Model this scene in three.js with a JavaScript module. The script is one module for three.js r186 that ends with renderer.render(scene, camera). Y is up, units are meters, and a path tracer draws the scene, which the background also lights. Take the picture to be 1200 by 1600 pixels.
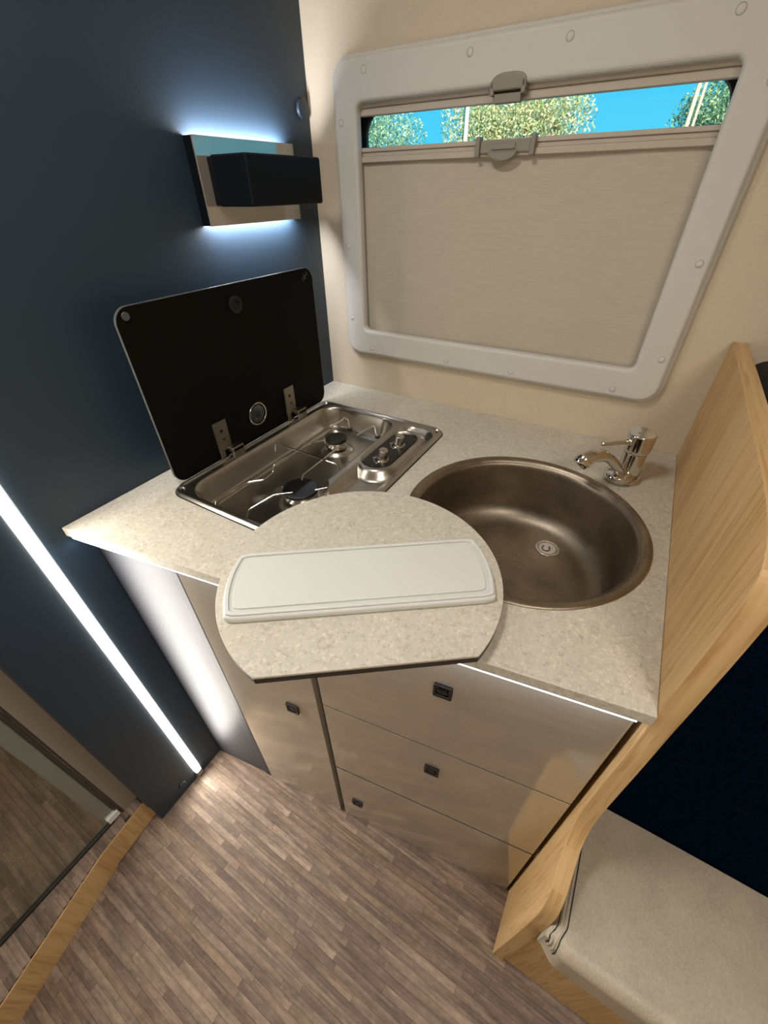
import * as THREE from 'three';
import { RoundedBoxGeometry } from 'three/addons/geometries/RoundedBoxGeometry.js';
import { mergeGeometries, mergeVertices } from 'three/addons/utils/BufferGeometryUtils.js';
import { RectAreaLightUniformsLib } from 'three/addons/lights/RectAreaLightUniformsLib.js';

// ---------------------------------------------------------------- camera, sky, sun, unseen ceiling lights, exposure
const scene = new THREE.Scene();
const D = Math.PI / 180;
const camera = new THREE.PerspectiveCamera(102.42, 1200 / 1600, 0.02, 200);
camera.rotation.order = 'YXZ';
camera.position.set(0.7244, 1.345, 0.9217);
camera.rotation.set(-38.109 * D, 31.385 * D, -1.0185 * D);
camera.updateMatrixWorld(true);

const renderer = new THREE.WebGLRenderer({ antialias: true });
renderer.toneMapping = THREE.LinearToneMapping;
renderer.toneMappingExposure = 1.20;
renderer.shadowMap.enabled = true;
renderer.shadowMap.type = THREE.PCFSoftShadowMap;
RectAreaLightUniformsLib.init();

{ // clear daytime sky, deeper blue towards the zenith
  const w = 16, h = 64, d = new Float32Array(w * h * 4);
  for (let j = 0; j < h; j++) {
    const e = Math.max(0, (j + 0.5) / h * 2 - 1), t = Math.pow(e, 0.55);
    for (let i = 0; i < w; i++) d.set([0.092 - 0.065 * t, 0.69 - 0.39 * t, 0.91 - 0.27 * t, 1], (j * w + i) * 4);
  }
  const t = new THREE.DataTexture(d, w, h, THREE.RGBAFormat, THREE.FloatType);
  t.mapping = THREE.EquirectangularReflectionMapping; t.magFilter = t.minFilter = THREE.LinearFilter; t.needsUpdate = true;
  scene.background = t;
}
const sun = new THREE.DirectionalLight(0xfff0d8, 8.5);
sun.position.set(6, 9, 10); sun.target.position.set(-2, 1, -8); scene.add(sun, sun.target);
sun.castShadow = true; sun.shadow.mapSize.set(2048, 2048);
Object.assign(sun.shadow.camera, { left: -14, right: 14, top: 14, bottom: -14, near: 1, far: 50 });

const CEILING = 1.93;
const UNSEEN_CEILING_LAMPS = [
  // x, z, size, intensity, colour
  [0.30, 0.80, 0.18, 40, 0xfffcf8],  // out of view, placed to light worktop and window from the upper left
  [1.30, 1.35, 0.46, 10.5, 0xfffcf6],  // added fill for the whole room, out of view
  [-0.42, 1.30, 0.16, 42, 0xfffaf0],  // out of view, placed to light the planks behind the shower glass
];

// ---------------------------------------------------------------- helpers
let seed = 20240611;
const rnd = () => { seed = (seed + 0x6D2B79F5) | 0; let t = Math.imul(seed ^ (seed >>> 15), 1 | seed); t = (t + Math.imul(t ^ (t >>> 7), 61 | t)) ^ t; return ((t ^ (t >>> 14)) >>> 0) / 4294967296; };
const rr = (a, b) => a + (b - a) * rnd();
const V3 = (x, y, z) => new THREE.Vector3(x, y, z);
const clamp = (x, a = 0, b = 1) => Math.min(b, Math.max(a, x));
const sstep = (a, b, x) => { const t = clamp((x - a) / (b - a)); return t * t * (3 - 2 * t); };

const used = {};
function numbered(n) { const k = used[n] = (used[n] ?? -1) + 1; return k ? `${n}_${String(k).padStart(3, '0')}` : n; }
function shadows(m) { m.castShadow = true; m.receiveShadow = true; return m; }
function muv(g) { // texture coordinates in metres, chosen by the way each face points
  g = g.index ? g.toNonIndexed() : g;
  const p = g.attributes.position, uv = new Float32Array(p.count * 2), a = V3(), b = V3(), c = V3(), n = V3();
  for (let i = 0; i < p.count; i += 3) {
    a.fromBufferAttribute(p, i); b.fromBufferAttribute(p, i + 1); c.fromBufferAttribute(p, i + 2);
    n.crossVectors(b.clone().sub(a), c.clone().sub(a));
    const x = Math.abs(n.x), y = Math.abs(n.y), z = Math.abs(n.z);
    [a, b, c].forEach((q, k) => {
      const o = (i + k) * 2;
      if (y >= x && y >= z) { uv[o] = q.x; uv[o + 1] = -q.z; } else if (x >= z) { uv[o] = q.z; uv[o + 1] = q.y; } else { uv[o] = q.x; uv[o + 1] = q.y; }
    });
  }
  g.setAttribute('uv', new THREE.BufferAttribute(uv, 2));
  return g;
}
function part(name, geo, mat, parent, label) { // geometry is written in the room's coordinates
  geo = muv(geo);
  const o = parent.userData.base; if (o) geo.translate(-o[0], -o[1], -o[2]);
  const m = shadows(new THREE.Mesh(geo, mat)); m.name = name; parent.add(m);
  m.userData.base = o; if (label) m.userData.label = label;
  return m;
}
function thing(name, label, category, base = [0, 0, 0], group) {
  const o = new THREE.Group(); o.name = numbered(name); o.position.set(...base); scene.add(o);
  o.userData = { label, category, base }; if (group) o.userData.group = group;
  return o;
}
function single(name, label, category, geo, mat, base = [0, 0, 0]) {
  geo = muv(geo); geo.translate(-base[0], -base[1], -base[2]);
  const m = shadows(new THREE.Mesh(geo, mat)); m.name = numbered(name); m.position.set(...base); scene.add(m);
  m.userData = { label, category }; return m;
}
function struct(name, geo, mat) { // one piece of the setting
  const m = geo ? shadows(new THREE.Mesh(muv(geo), mat)) : new THREE.Group();
  m.name = numbered(name); m.userData.kind = 'structure'; scene.add(m); return m;
}
function box(x0, x1, y0, y1, z0, z1, r = 0) {
  const w = x1 - x0, h = y1 - y0, d = z1 - z0;
  const g = r ? new RoundedBoxGeometry(w, h, d, 3, Math.min(r, w / 2.01, h / 2.01, d / 2.01)) : new THREE.BoxGeometry(w, h, d);
  return g.translate((x0 + x1) / 2, (y0 + y1) / 2, (z0 + z1) / 2);
}
function cyl(r0, r1, h, x, y, z, seg = 40) { return new THREE.CylinderGeometry(r1, r0, h, seg).translate(x, y + h / 2, z); } // r0 below
function lathe(pts, x, y, z, seg = 64) { return new THREE.LatheGeometry(pts.map(p => new THREE.Vector2(p[0], p[1])), seg).translate(x, y, z); }
function rrShape(x0, x1, y0, y1, r, S = THREE.Shape) {
  const s = new S(); s.moveTo(x0 + r, y0); s.lineTo(x1 - r, y0); s.absarc(x1 - r, y0 + r, r, -Math.PI / 2, 0); s.lineTo(x1, y1 - r);
  s.absarc(x1 - r, y1 - r, r, 0, Math.PI / 2); s.lineTo(x0 + r, y1); s.absarc(x0 + r, y1 - r, r, Math.PI / 2, Math.PI); s.lineTo(x0, y0 + r);
  s.absarc(x0 + r, y0 + r, r, Math.PI, Math.PI * 1.5); return s;
}
function poly(pts, S = THREE.Shape) { return new S(pts.map(p => new THREE.Vector2(p[0], p[1]))); }
function extr(shape, depth, b = 0, seg = 2, curve = 24) {
  return new THREE.ExtrudeGeometry(shape, { depth: depth - 2 * b, bevelEnabled: b > 0, bevelThickness: b, bevelSize: b, bevelOffset: -b, bevelSegments: seg, curveSegments: curve }).translate(0, 0, b);
}
const slab = (shape, y0, y1, b, seg, curve) => extr(shape, y1 - y0, b, seg, curve).rotateX(Math.PI / 2).translate(0, y1, 0); // shape in (x, z)
const plate = (shape, x0, x1, b, seg, curve) => extr(shape, x1 - x0, b, seg, curve).rotateY(-Math.PI / 2).translate(x1, 0, 0); // shape in (z, y)
function wire(pts, r, fillet = 0.006, rs = 8) {
  const P = pts.map(p => V3(...p)), path = new THREE.CurvePath(); let from = P[0];
  for (let i = 1; i < P.length; i++) {
    if (i === P.length - 1) { path.add(new THREE.LineCurve3(from, P[i])); break; }
    const a = P[i - 1].clone().sub(P[i]), c = P[i + 1].clone().sub(P[i]), f = Math.min(fillet, a.length() * 0.45, c.length() * 0.45);
    const q0 = P[i].clone().addScaledVector(a.normalize(), f), q1 = P[i].clone().addScaledVector(c.normalize(), f);
    path.add(new THREE.LineCurve3(from, q0)); path.add(new THREE.QuadraticBezierCurve3(q0, P[i], q1)); from = q1;
  }
  const g = new THREE.TubeGeometry(path, P.length * 14, r, rs);
  const caps = [P[0], P[P.length - 1]].map(p => new THREE.SphereGeometry(r, 8, 6).translate(p.x, p.y, p.z));
  return mergeGeometries([g, ...caps]);
}
const merge = gs => mergeGeometries(gs.map(g => { const n = g.index ? g.toNonIndexed() : g; for (const k of Object.keys(n.attributes)) if (!['position', 'normal', 'uv'].includes(k)) n.deleteAttribute(k); return n; }));
function strip(at, along, facing, w, h, intensity, color) { // the light of a strip or panel, just in front of its face
  const l = new THREE.RectAreaLight(color, intensity, w, h), X = V3(...along).normalize(), Z = V3(...facing).normalize().negate();
  l.position.set(...at); l.quaternion.setFromRotationMatrix(new THREE.Matrix4().makeBasis(X, Z.clone().cross(X), Z)); scene.add(l); return l;
}

// ---------------------------------------------------------------- textures
function hash(x, y, s) { let h = Math.imul(x, 374761393) ^ Math.imul(y, 668265263) ^ Math.imul(s, 1442695041); h = Math.imul(h ^ (h >>> 13), 1274126177); return ((h ^ (h >>> 16)) >>> 0) / 4294967296; }
function vnoise(x, y, px, py, s) { // tiling value noise
  const x0 = Math.floor(x), y0 = Math.floor(y), fx = x - x0, fy = y - y0, u = fx * fx * (3 - 2 * fx), v = fy * fy * (3 - 2 * fy);
  const m = (a, n) => ((a % n) + n) % n, X0 = m(x0, px), X1 = m(x0 + 1, px), Y0 = m(y0, py), Y1 = m(y0 + 1, py);
  return (hash(X0, Y0, s) * (1 - u) + hash(X1, Y0, s) * u) * (1 - v) + (hash(X0, Y1, s) * (1 - u) + hash(X1, Y1, s) * u) * v;
}
function fbm(u, v, fx, fy, oct, s) { let a = 0.5, t = 0, n = 0; for (let i = 0; i < oct; i++) { t += a * vnoise(u * fx, v * fy, fx, fy, s + i); n += a; a *= 0.5; fx *= 2; fy *= 2; } return t / n; }
function tex(w, h, fn, size, srgb = true) { // fn(u, v) -> [r, g, b] 0..1; size = metres covered
  const d = new Uint8Array(w * h * 4);
  for (let j = 0; j < h; j++) for (let i = 0; i < w; i++) { const c = fn((i + 0.5) / w, (j + 0.5) / h, i, j); d.set([c[0] * 255, c[1] * 255, c[2] * 255, 255].map(x => clamp(x, 0, 255)), (j * w + i) * 4); }
  const t = new THREE.DataTexture(d, w, h, THREE.RGBAFormat);
  t.wrapS = t.wrapT = THREE.RepeatWrapping; t.magFilter = THREE.LinearFilter; t.minFilter = THREE.LinearMipmapLinearFilter; t.generateMipmaps = true;
  if (srgb) t.colorSpace = THREE.SRGBColorSpace;
  t.repeat.set(1 / size[0], 1 / size[1]); t.needsUpdate = true; return t;
}
const g3 = x => [x, x, x];
const stoneTex = tex(1024, 1024, (u, v) => {
  const a = fbm(u, v, 70, 70, 3, 11), b = fbm(u, v, 130, 130, 2, 5), c = fbm(u, v, 95, 95, 2, 9), e = fbm(u, v, 7, 7, 3, 21);
  const k = 0.845 + (a - 0.5) * 0.10 + (e - 0.5) * 0.03, dark = sstep(0.66, 0.80, c), light = sstep(0.64, 0.80, b);
  return [k + light * 0.06 - dark * 0.065, k * 0.97 + light * 0.062 - dark * 0.072, k * 0.915 + light * 0.07 - dark * 0.08];
}, [0.36, 0.36]);
function woodTex(base, dark, fx, fy, s) { // grain along v
  return tex(512, 1024, (u, v) => {
    const w = fbm(u, v, 3, 2, 3, s) * 1.4, ring = fbm(u + w * 0.06, v, 12, 2, 3, s + 40), f = fbm(u, v, fx, fy, 3, s + 70), p = fbm(u, v, fx * 1.6 | 0, fy * 3, 2, s + 90);
    const k = clamp(sstep(0.30, 0.72, ring) * 0.40 + (f - 0.5) * 0.8 + sstep(0.58, 0.74, p) * 0.50 + 0.12);
    return [0, 1, 2].map(i => base[i] + (dark[i] - base[i]) * k);
  }, [0.40, 1.0]);
}
const oakTex = woodTex([0.875, 0.775, 0.615], [0.755, 0.630, 0.455], 90, 5, 3);
const plankTex = tex(512, 512, (u, v) => { // grain along u
  const f = fbm(u, v, 5, 90, 3, 31), p = fbm(u, v, 10, 150, 2, 37), e = fbm(u, v, 6, 16, 4, 39), q = fbm(u, v, 60, 60, 2, 47);
  const k = 0.83 + (f - 0.5) * 0.28 + (e - 0.5) * 0.36 - sstep(0.58, 0.78, p) * 0.06 + (q - 0.5) * 0.20;
  return [k, k * 0.985, k * 0.97];
}, [0.6, 0.30]);
const frontTex = tex(512, 512, (u, v) => { const k = 0.90 + (fbm(u, v, 5, 150, 3, 61) - 0.5) * 0.055 + (fbm(u, v, 60, 240, 2, 65) - 0.5) * 0.05; return [k, k * 0.995, k * 0.985]; }, [0.30, 0.30]);
const grainBump = tex(256, 256, (u, v) => g3(fbm(u, v, 60, 60, 3, 71)), [0.06, 0.06], false);
const fabricTex = tex(512, 512, (u, v) => { const k = 0.84 + (fbm(u, v, 8, 190, 2, 81) - 0.5) * 0.06 + (fbm(u, v, 190, 10, 2, 85) - 0.5) * 0.022 + (fbm(u, v, 4, 7, 2, 87) - 0.5) * 0.02; return [k, k, k]; }, [0.16, 0.16]);
const twillTex = tex(256, 256, (u, v) => { const t = Math.sin((u * 26 + v * 26) * 2 * Math.PI) * 0.5 + 0.5, k = 0.50 + t * 0.22 + (fbm(u, v, 50, 50, 3, 91) - 0.5) * 0.75; return g3(k); }, [0.07, 0.07]);
const leatherTex = tex(512, 512, (u, v) => { const a = fbm(u, v, 90, 70, 3, 101), k = 0.84 + (a - 0.5) * 0.13 + (fbm(u, v, 4, 4, 3, 105) - 0.5) * 0.09; return [k, k * 0.985, k * 0.955]; }, [0.16, 0.16]);
const wallTex = tex(256, 256, (u, v) => { const k = 0.93 + (fbm(u, v, 50, 90, 3, 121) - 0.5) * 0.06; return g3(k); }, [0.1, 0.1]);
const sinkTex = tex(512, 512, (u, v) => { const k = 0.84 + (fbm(u, v, 6, 6, 4, 131) - 0.5) * 0.30 + (fbm(u, v, 120, 120, 2, 133) - 0.5) * 0.10; return [k, k * 0.98, k * 0.95]; }, [0.30, 0.30]);

// ---------------------------------------------------------------- materials
const S = o => new THREE.MeshStandardMaterial(o), P = o => new THREE.MeshPhysicalMaterial(o);
const M = {
  wall: S({ color: 0xdccdb5, map: wallTex, roughness: 0.75, bumpMap: grainBump, bumpScale: 0.0003 }),
  ceiling: S({ color: 0xd9cdb8, roughness: 0.9 }),
  darkWall: S({ color: 0x23323f, roughness: 0.45, bumpMap: grainBump, bumpScale: 0.00012 }),
  shell: S({ color: 0xb4ab9b, roughness: 0.8 }),
  stone: P({ map: stoneTex, color: 0xeaeae6, roughness: 0.5 }),
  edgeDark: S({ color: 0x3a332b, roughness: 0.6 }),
  oak: S({ map: oakTex, color: 0xf0e4d2, roughness: 0.55, bumpMap: oakTex, bumpScale: 0.0003 }),
  front: P({ map: frontTex, color: 0xc8beae, roughness: 0.10, metalness: 0.36, clearcoat: 0.4, clearcoatRoughness: 0.04 }),
  black: S({ color: 0x0b0a0a, roughness: 0.7 }),
  core: S({ color: 0xa09480, roughness: 0.7 }),
  carcass: S({ color: 0x574a3f, roughness: 0.85 }),
  lockBlack: P({ color: 0x070708, roughness: 0.42, clearcoat: 0.15, clearcoatRoughness: 0.2 }),
  chrome: S({ color: 0xdad7d2, metalness: 1, roughness: 0.07 }),
  chromeSatin: S({ color: 0xc3bdb3, metalness: 1, roughness: 0.22 }),
  steel: S({ color: 0xb4afa6, metalness: 1, roughness: 0.29 }),
  hinge: S({ color: 0x9a9388, metalness: 1, roughness: 0.30 }),
  bronze: P({ color: 0xaea498, metalness: 1, roughness: 0.44, map: sinkTex }),
  bronzeRim: S({ color: 0xb2a798, metalness: 1, roughness: 0.42, map: sinkTex }),
  lid: P({ color: 0x0f0d0b, roughness: 0.55, specularIntensity: 0.15 }),
  lidEdge: P({ color: 0x5d625f, roughness: 0.2 }),
  frame: S({ color: 0xcdcac3, roughness: 0.55, bumpMap: grainBump, bumpScale: 0.0002 }),
  blind: S({ color: 0xe0d5c1, map: fabricTex, roughness: 0.8 }),
  rail: S({ color: 0xbdb3a4, roughness: 0.4 }),
  clip: S({ color: 0x8c877b, roughness: 0.5 }),
  rubber: S({ color: 0x050608, roughness: 0.4 }),
  glass: P({ color: 0xf4fbff, transmission: 1, thickness: 0, roughness: 0, ior: 1.45 }),
  tinted: P({ color: 0xf0f1ec, transmission: 1, thickness: 0, roughness: 0, ior: 1.5 }),
  board: S({ color: 0xd3d4d0, roughness: 0.45 }),
  navy: P({ map: twillTex, color: 0x0b2038, roughness: 1, specularIntensity: 0.04 }),
  leather: S({ map: leatherTex, color: 0xd2c9ba, roughness: 0.48, bumpMap: leatherTex, bumpScale: 0.0004 }),
  thread: S({ color: 0x2e2822, roughness: 0.8 }),
  headrest: S({ color: 0x050506, roughness: 0.8 }),
  greyShell: S({ color: 0x94919a, roughness: 0.6 }),
  silver: P({ color: 0x4d5058, metalness: 0.8, roughness: 0.5 }),
  mirror: S({ color: 0xb8b0a4, metalness: 0.6, roughness: 0.07 }),
  shelfBlue: P({ color: 0x060b13, roughness: 0.6, specularIntensity: 0.4 }),
  led: S({ color: 0xffffff, emissive: 0xe4f0ff, emissiveIntensity: 2.6, roughness: 0.5 }),
  ledWarm: S({ color: 0xffffff, emissive: 0xfff3e0, emissiveIntensity: 9.0, roughness: 0.5 }),
  lampGlow: S({ color: 0xffffff, emissive: 0xffe9cc, emissiveIntensity: 3.0 }),
  white: S({ color: 0xeeece6, roughness: 0.4 }),
  trunk: S({ color: 0x6b5640, roughness: 0.9 }),
  pole: S({ color: 0xcdb79c, roughness: 0.6 }),
  polePale: S({ color: 0xe6d6cf, roughness: 0.6 }),
  ground: S({ color: 0x77736a, roughness: 1 }),
  jamb: S({ color: 0x8f867c, roughness: 0.5 }),
  darkTrim: S({ color: 0x3d3a36, roughness: 0.5 }),
};
const plankTones = [0x9c8778, 0x917c6d, 0xa39080, 0x8a776b, 0x97826f, 0xa89484, 0x8f7b6f].map(c => S({ map: plankTex, color: c, roughness: 0.6 }));

// ---------------------------------------------------------------- the room
const H = 0.915; // worktop height
{ // back wall with the window opening
  const s = poly([[-0.84, -0.05], [2.44, -0.05], [2.44, 2.0], [-0.84, 2.0]]); s.holes.push(rrShape(0.105, 0.745, 1.05, 1.49, 0.03, THREE.Path));
  struct('wall_back', extr(s, 0.05).translate(0, 0, -0.05), M.wall);
}
struct('wall_left', merge([box(-0.04, 0, 0, CEILING, 0, 0.786), box(-0.04, 0, 0, CEILING, 0.808, 0.9255), box(-0.04, -0.012, 0, 1.302, 0.786, 0.808), box(-0.04, 0, 1.302, CEILING, 0.786, 0.808)]), M.darkWall);
struct('wall_bathroom', box(-0.8, -0.045, 0, CEILING, 0.88, 0.9253), M.shell);
struct('wall_outer', box(-0.84, -0.8, -0.05, 2.0, 0, 2.2), M.shell);
struct('wall_right', box(2.4, 2.44, -0.05, 2.0, 0, 2.2), M.wall);
struct('wall_front', box(-0.84, 2.44, -0.05, 2.0, 2.2, 2.25), M.wall);
struct('ceiling', box(-0.84, 2.44, CEILING, 2.0, 0, 2.2), M.ceiling);

const PL = { lens: [0.11, 0.15, 0.19, 0.23, 0.28], geos: {} };
const PW = 0.0152;
for (const L of PL.lens) PL.geos[L] = [0, 1, 2].map(k => {
  const g = muv(new RoundedBoxGeometry(L - 0.0003, 0.006, PW - 0.0002, 1, 0.0003)), uv = g.attributes.uv, du = rnd() * 3, dv = rnd() * 3;
  for (let i = 0; i < uv.count; i++) uv.setXY(i, uv.getX(i) + du, uv.getY(i) + dv); return g;
});
function planks(parent, X0, XE, Z0, Z1, top, visible) { // XE: where the rows end, a number or a function of z
  const rest = plankTones.map(() => []);
  for (let z = Z0; z < Z1 - 0.002; z += PW) for (let x = X0 - rnd() * 0.2, X1 = typeof XE === 'function' ? XE(z) : XE; x < X1;) {
    const L = PL.lens[Math.floor(rnd() * PL.lens.length)], g = PL.geos[L][Math.floor(rnd() * 3)], t = Math.floor(rnd() * plankTones.length);
    const px = x + L / 2, py = top - 0.003 - rnd() * 0.0002, pz = z + PW / 2; x += L;
    if (px + L / 2 > X1 || px - L / 2 < X0) { // cut at the edge
      const a = Math.max(px - L / 2, X0), b = Math.min(px + L / 2, X1); if (b - a < 0.01) continue;
      rest[t].push(box(a, b - 0.0003, py - 0.003, py + 0.003, z, z + PW - 0.0002)); continue;
    }
    if (visible(px, pz, L)) { const m = shadows(new THREE.Mesh(g, plankTones[t])); m.name = numbered('plank'); m.position.set(px, py, pz); parent.add(m); } else rest[t].push(g.clone().translate(px, py, pz));
  }
  rest.forEach((gs, t) => { if (!gs.length) return; const m = shadows(new THREE.Mesh(muv(merge(gs.map(g => (g.index ? g.toNonIndexed() : g)))), plankTones[t])); m.name = 'plank_field'; m.userData.kind = 'stuff'; parent.add(m); });
}
{
  const f = struct('floor');
  part('subfloor', box(-0.84, 2.44, -0.05, -0.006, 0, 2.2), M.carcass, f);
  planks(f, -0.05, 2.4, 0.55, 2.2, 0, (x, z, L) => x > -0.06 && x < 1.2 && z > 0.585 && z < 1.36 - 0.595 * (x - L / 2) && !(x - L / 2 > 0.9 && z < 0.68));
}

// ---------------------------------------------------------------- outside: ground, trees, posts
struct('ground', box(-40, 40, -0.75, -0.7, -60, -0.3), M.ground);
const leafGeo = (() => { const g = new THREE.BufferGeometry(); g.setAttribute('position', new THREE.Float32BufferAttribute([0, -0.5, 0, 0.24, 0, 0.08, 0, 0.5, 0, -0.24, 0, 0.08], 3)); g.setIndex([0, 1, 2, 0, 2, 3]); g.computeVertexNormals(); return g; })();
const leafMat = P({ color: 0xffffff, roughness: 0.7, side: THREE.DoubleSide, transmission: 0.3, thickness: 0 });
function tree(label, x, z, blobs, trunkH, leaves, leafSize, tones) {
  const t = thing('tree', label, 'tree', [x, -0.7, z], undefined);
  const gs = [wire([[x, -0.7, z], [x + 0.06, trunkH * 0.5 - 0.7, z], [x, trunkH - 0.7, z]], 0.09, 0.3)];
  for (const b of blobs) gs.push(wire([[x, trunkH - 0.9, z], [x + b[0] * 0.5, (b[1] + trunkH) / 2 - 0.8, z + b[2] * 0.5], [x + b[0], b[1] - 0.7, z + b[2]]], 0.03, 0.2));
  part('trunk', merge(gs), M.trunk, t);
  const im = new THREE.InstancedMesh(leafGeo, leafMat, leaves), o = new THREE.Object3D(), c = new THREE.Color();
  const total = blobs.reduce((s, b) => s + b[3] ** 2, 0); let n = 0;
  blobs.forEach((b, bi) => {
    const k = bi === blobs.length - 1 ? leaves - n : Math.round(leaves * b[3] ** 2 / total);
    for (let i = 0; i < k && n < leaves; i++, n++) {
      const v = V3(rr(-1, 1), rr(-1, 1), rr(-1, 1)).normalize().multiplyScalar(b[3] * Math.pow(rnd(), 0.50));
      o.position.set(b[0] + v.x, b[1] + v.y * 0.9, b[2] + v.z); o.rotation.set(rr(-3, 3), rr(-3, 3), rr(-3, 3)); o.scale.setScalar(leafSize * rr(0.6, 1.3)); o.updateMatrix(); im.setMatrixAt(n, o.matrix);
      im.setColorAt(n, c.set(tones[Math.floor(rnd() * tones.length)]));  // palest tones paint the brightness of sunlit leaves into their colour
    }
  });
  im.name = 'foliage'; im.userData.kind = 'stuff'; shadows(im); t.add(im);
}
tree('broad leafy tree with pale sunlit leaf colours behind the middle of the window', -2.3, -9.0, [[-0.75, 3.0, 0.1, 0.75], [0.15, 3.3, 0, 0.9], [0.65, 2.85, 0.2, 0.65], [-0.2, 2.7, 0.3, 0.8]], 2.2, 26000, 0.055, [0xdfe6b8, 0xb9cc8c, 0xf0e2b0, 0x8fae74, 0xf6f0cc, 0x7a9c86, 0xe0c080]);
tree('loose dark green tree seen through the left end of the window', -5.3, -9.2, [[-0.2, 3.0, 0, 0.8], [0.45, 2.75, 0.1, 0.62], [-0.6, 3.2, 0.2, 0.7]], 2.1, 9000, 0.058, [0x88b492, 0xb4d0a0, 0x5c8c7c, 0xd4e4c4]);
tree('dense dark green tree seen through the right end of the window', 0.95, -9.3, [[0, 3.0, 0, 0.72], [-0.42, 2.75, 0.2, 0.55], [0.4, 3.2, -0.1, 0.75]], 2.1, 18000, 0.055, [0x7cae88, 0xa6c282, 0x568c7a, 0xccd8a0, 0x64987e]);
single('post', 'pale upright post in front of the pale middle tree outside', 'post', cyl(0.034, 0.03, 4.2, -2.78, -0.7, -7.6, 16), M.polePale, [-2.78, -0.7, -7.6]);
single('post', 'tan double post in front of the right-hand tree outside', 'post', merge([cyl(0.032, 0.03, 3.25, 0.32, -0.7, -8.6, 12), cyl(0.025, 0.02, 3.2, 0.40, -0.7, -8.6, 12)]), M.pole, [0.36, -0.7, -8.6]);

// ---------------------------------------------------------------- window, blind, fly screen
{
  const w = struct('window_1');
  const outer = rrShape(0.0765, 0.7815, 1.015, 1.5325, 0.032); outer.holes.push(rrShape(0.128, 0.7285, 1.071, 1.4725, 0.012, THREE.Path));
  part('window_frame', extr(outer, 0.022, 0.007, 4), M.frame, w);
  const base = rrShape(0.070, 0.788, 1.008, 1.539, 0.036); base.holes.push(rrShape(0.111, 0.7455, 1.058, 1.4860, 0.012, THREE.Path));
  part('frame_flange', extr(base, 0.009, 0.004, 3).translate(0, 0, 0.0005), M.frame, w);
  const capAt = [];
  for (const x of [0.149, 0.3505, 0.503, 0.705]) capAt.push([x, 1.5142], [x, 1.030]);
  for (const y of [1.447, 1.245, 1.096]) capAt.push([0.0935, y], [0.7665, y]);
  for (const [x, y] of capAt) part('screw_cap', new THREE.SphereGeometry(0.0052, 16, 8).scale(1, 1, 0.35).translate(x, y, 0.0216), M.frame, w);
  for (const [x, y] of capAt) part('cap_recess_ring', new THREE.TorusGeometry(0.0055, 0.0003, 6, 24).translate(x, y, 0.0220), M.clip, w);  // darker ring colour stands in for shade in the recess round each cap
  const ring = rrShape(0.100, 0.750, 1.045, 1.495, 0.03); ring.holes.push(rrShape(0.1165, 0.7285, 1.075, 1.4640, 0.035, THREE.Path));
  part('window_seal', extr(ring, 0.010, 0.002).translate(0, 0, -0.042), M.rubber, w);
  part('pane', extr(rrShape(0.103, 0.747, 1.048, 1.492, 0.03), 0.003).translate(0, 0, -0.0455), M.glass, w);
  for (const x of [0.135, 0.715]) part('latch', box(x - 0.014, x + 0.014, 1.396, 1.4125, -0.034, -0.018, 0.005), M.rubber, w);
}
{
  const b = thing('roller_blind', 'beige fabric roller blind drawn up most of the window with a handled pull bar', 'blind', [0.428, 1.07, -0.004]);
  const g = new THREE.PlaneGeometry(0.615, 0.335, 60, 40).translate(0.428, 1.2255, -0.006), p = g.attributes.position;
  for (let i = 0; i < p.count; i++) p.setZ(i, p.getZ(i) + 0.0016 * Math.sin(p.getX(i) * 13 + p.getY(i) * 4) + 0.0006 * Math.sin(p.getX(i) * 31 - p.getY(i) * 9));
  g.computeVertexNormals();
  const back = g.clone().translate(0, 0, -0.0012);
  part('fabric', merge([g, back]), M.blind, b);
  part('pull_bar', merge([box(0.1225, 0.734, 1.3875, 1.3965, -0.010, 0.004, 0.0012), box(0.1235, 0.733, 1.3965, 1.4035, -0.009, -0.0005, 0.001), box(0.1225, 0.734, 1.4035, 1.410, -0.010, 0.003, 0.0012)]), M.rail, b);
  const ear = x => box(x - 0.004, x + 0.004, 1.3865, 1.4145, -0.004, 0.013, 0.002);
  const tab = new THREE.Shape(); tab.moveTo(-0.026, 0); tab.lineTo(0.026, 0); tab.quadraticCurveTo(0.022, -0.011, 0, -0.0125); tab.quadraticCurveTo(-0.022, -0.011, -0.026, 0);
  part('handle', merge([box(0.378, 0.467, 1.3915, 1.4085, 0.002, 0.009, 0.002), ear(0.374), ear(0.470), box(0.399, 0.441, 1.396, 1.404, 0.008, 0.0115, 0.001), extr(tab, 0.012, 0.002).translate(0.420, 1.3925, 0.003)]), M.clip, b);
}
{
  const f = thing('fly_screen', 'beige fly screen rail with grey catch along the top of the window', 'fly screen', [0.428, 1.46, 0]);
  part('rail', merge([box(0.1225, 0.734, 1.4555, 1.4665, -0.012, 0.003, 0.0015), box(0.1225, 0.734, 1.4665, 1.4795, -0.012, 0.008, 0.003)]), M.rail, f);
  const dome = new THREE.Shape(); dome.moveTo(-0.030, 0); dome.lineTo(0.030, 0); dome.lineTo(0.029, 0.012); dome.quadraticCurveTo(0.026, 0.020, 0.006, 0.0205); dome.lineTo(-0.008, 0.0205); dome.quadraticCurveTo(-0.027, 0.019, -0.029, 0.008);
  part('catch', merge([extr(dome, 0.020, 0.003, 3).translate(0.419, 1.4665, 0.004), box(0.390, 0.397, 1.461, 1.478, 0, 0.024, 0.002), box(0.441, 0.448, 1.461, 1.478, 0, 0.024, 0.002), box(0.397, 0.441, 1.452, 1.4635, 0.006, 0.019, 0.0015)]), M.clip, f);
}

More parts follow.
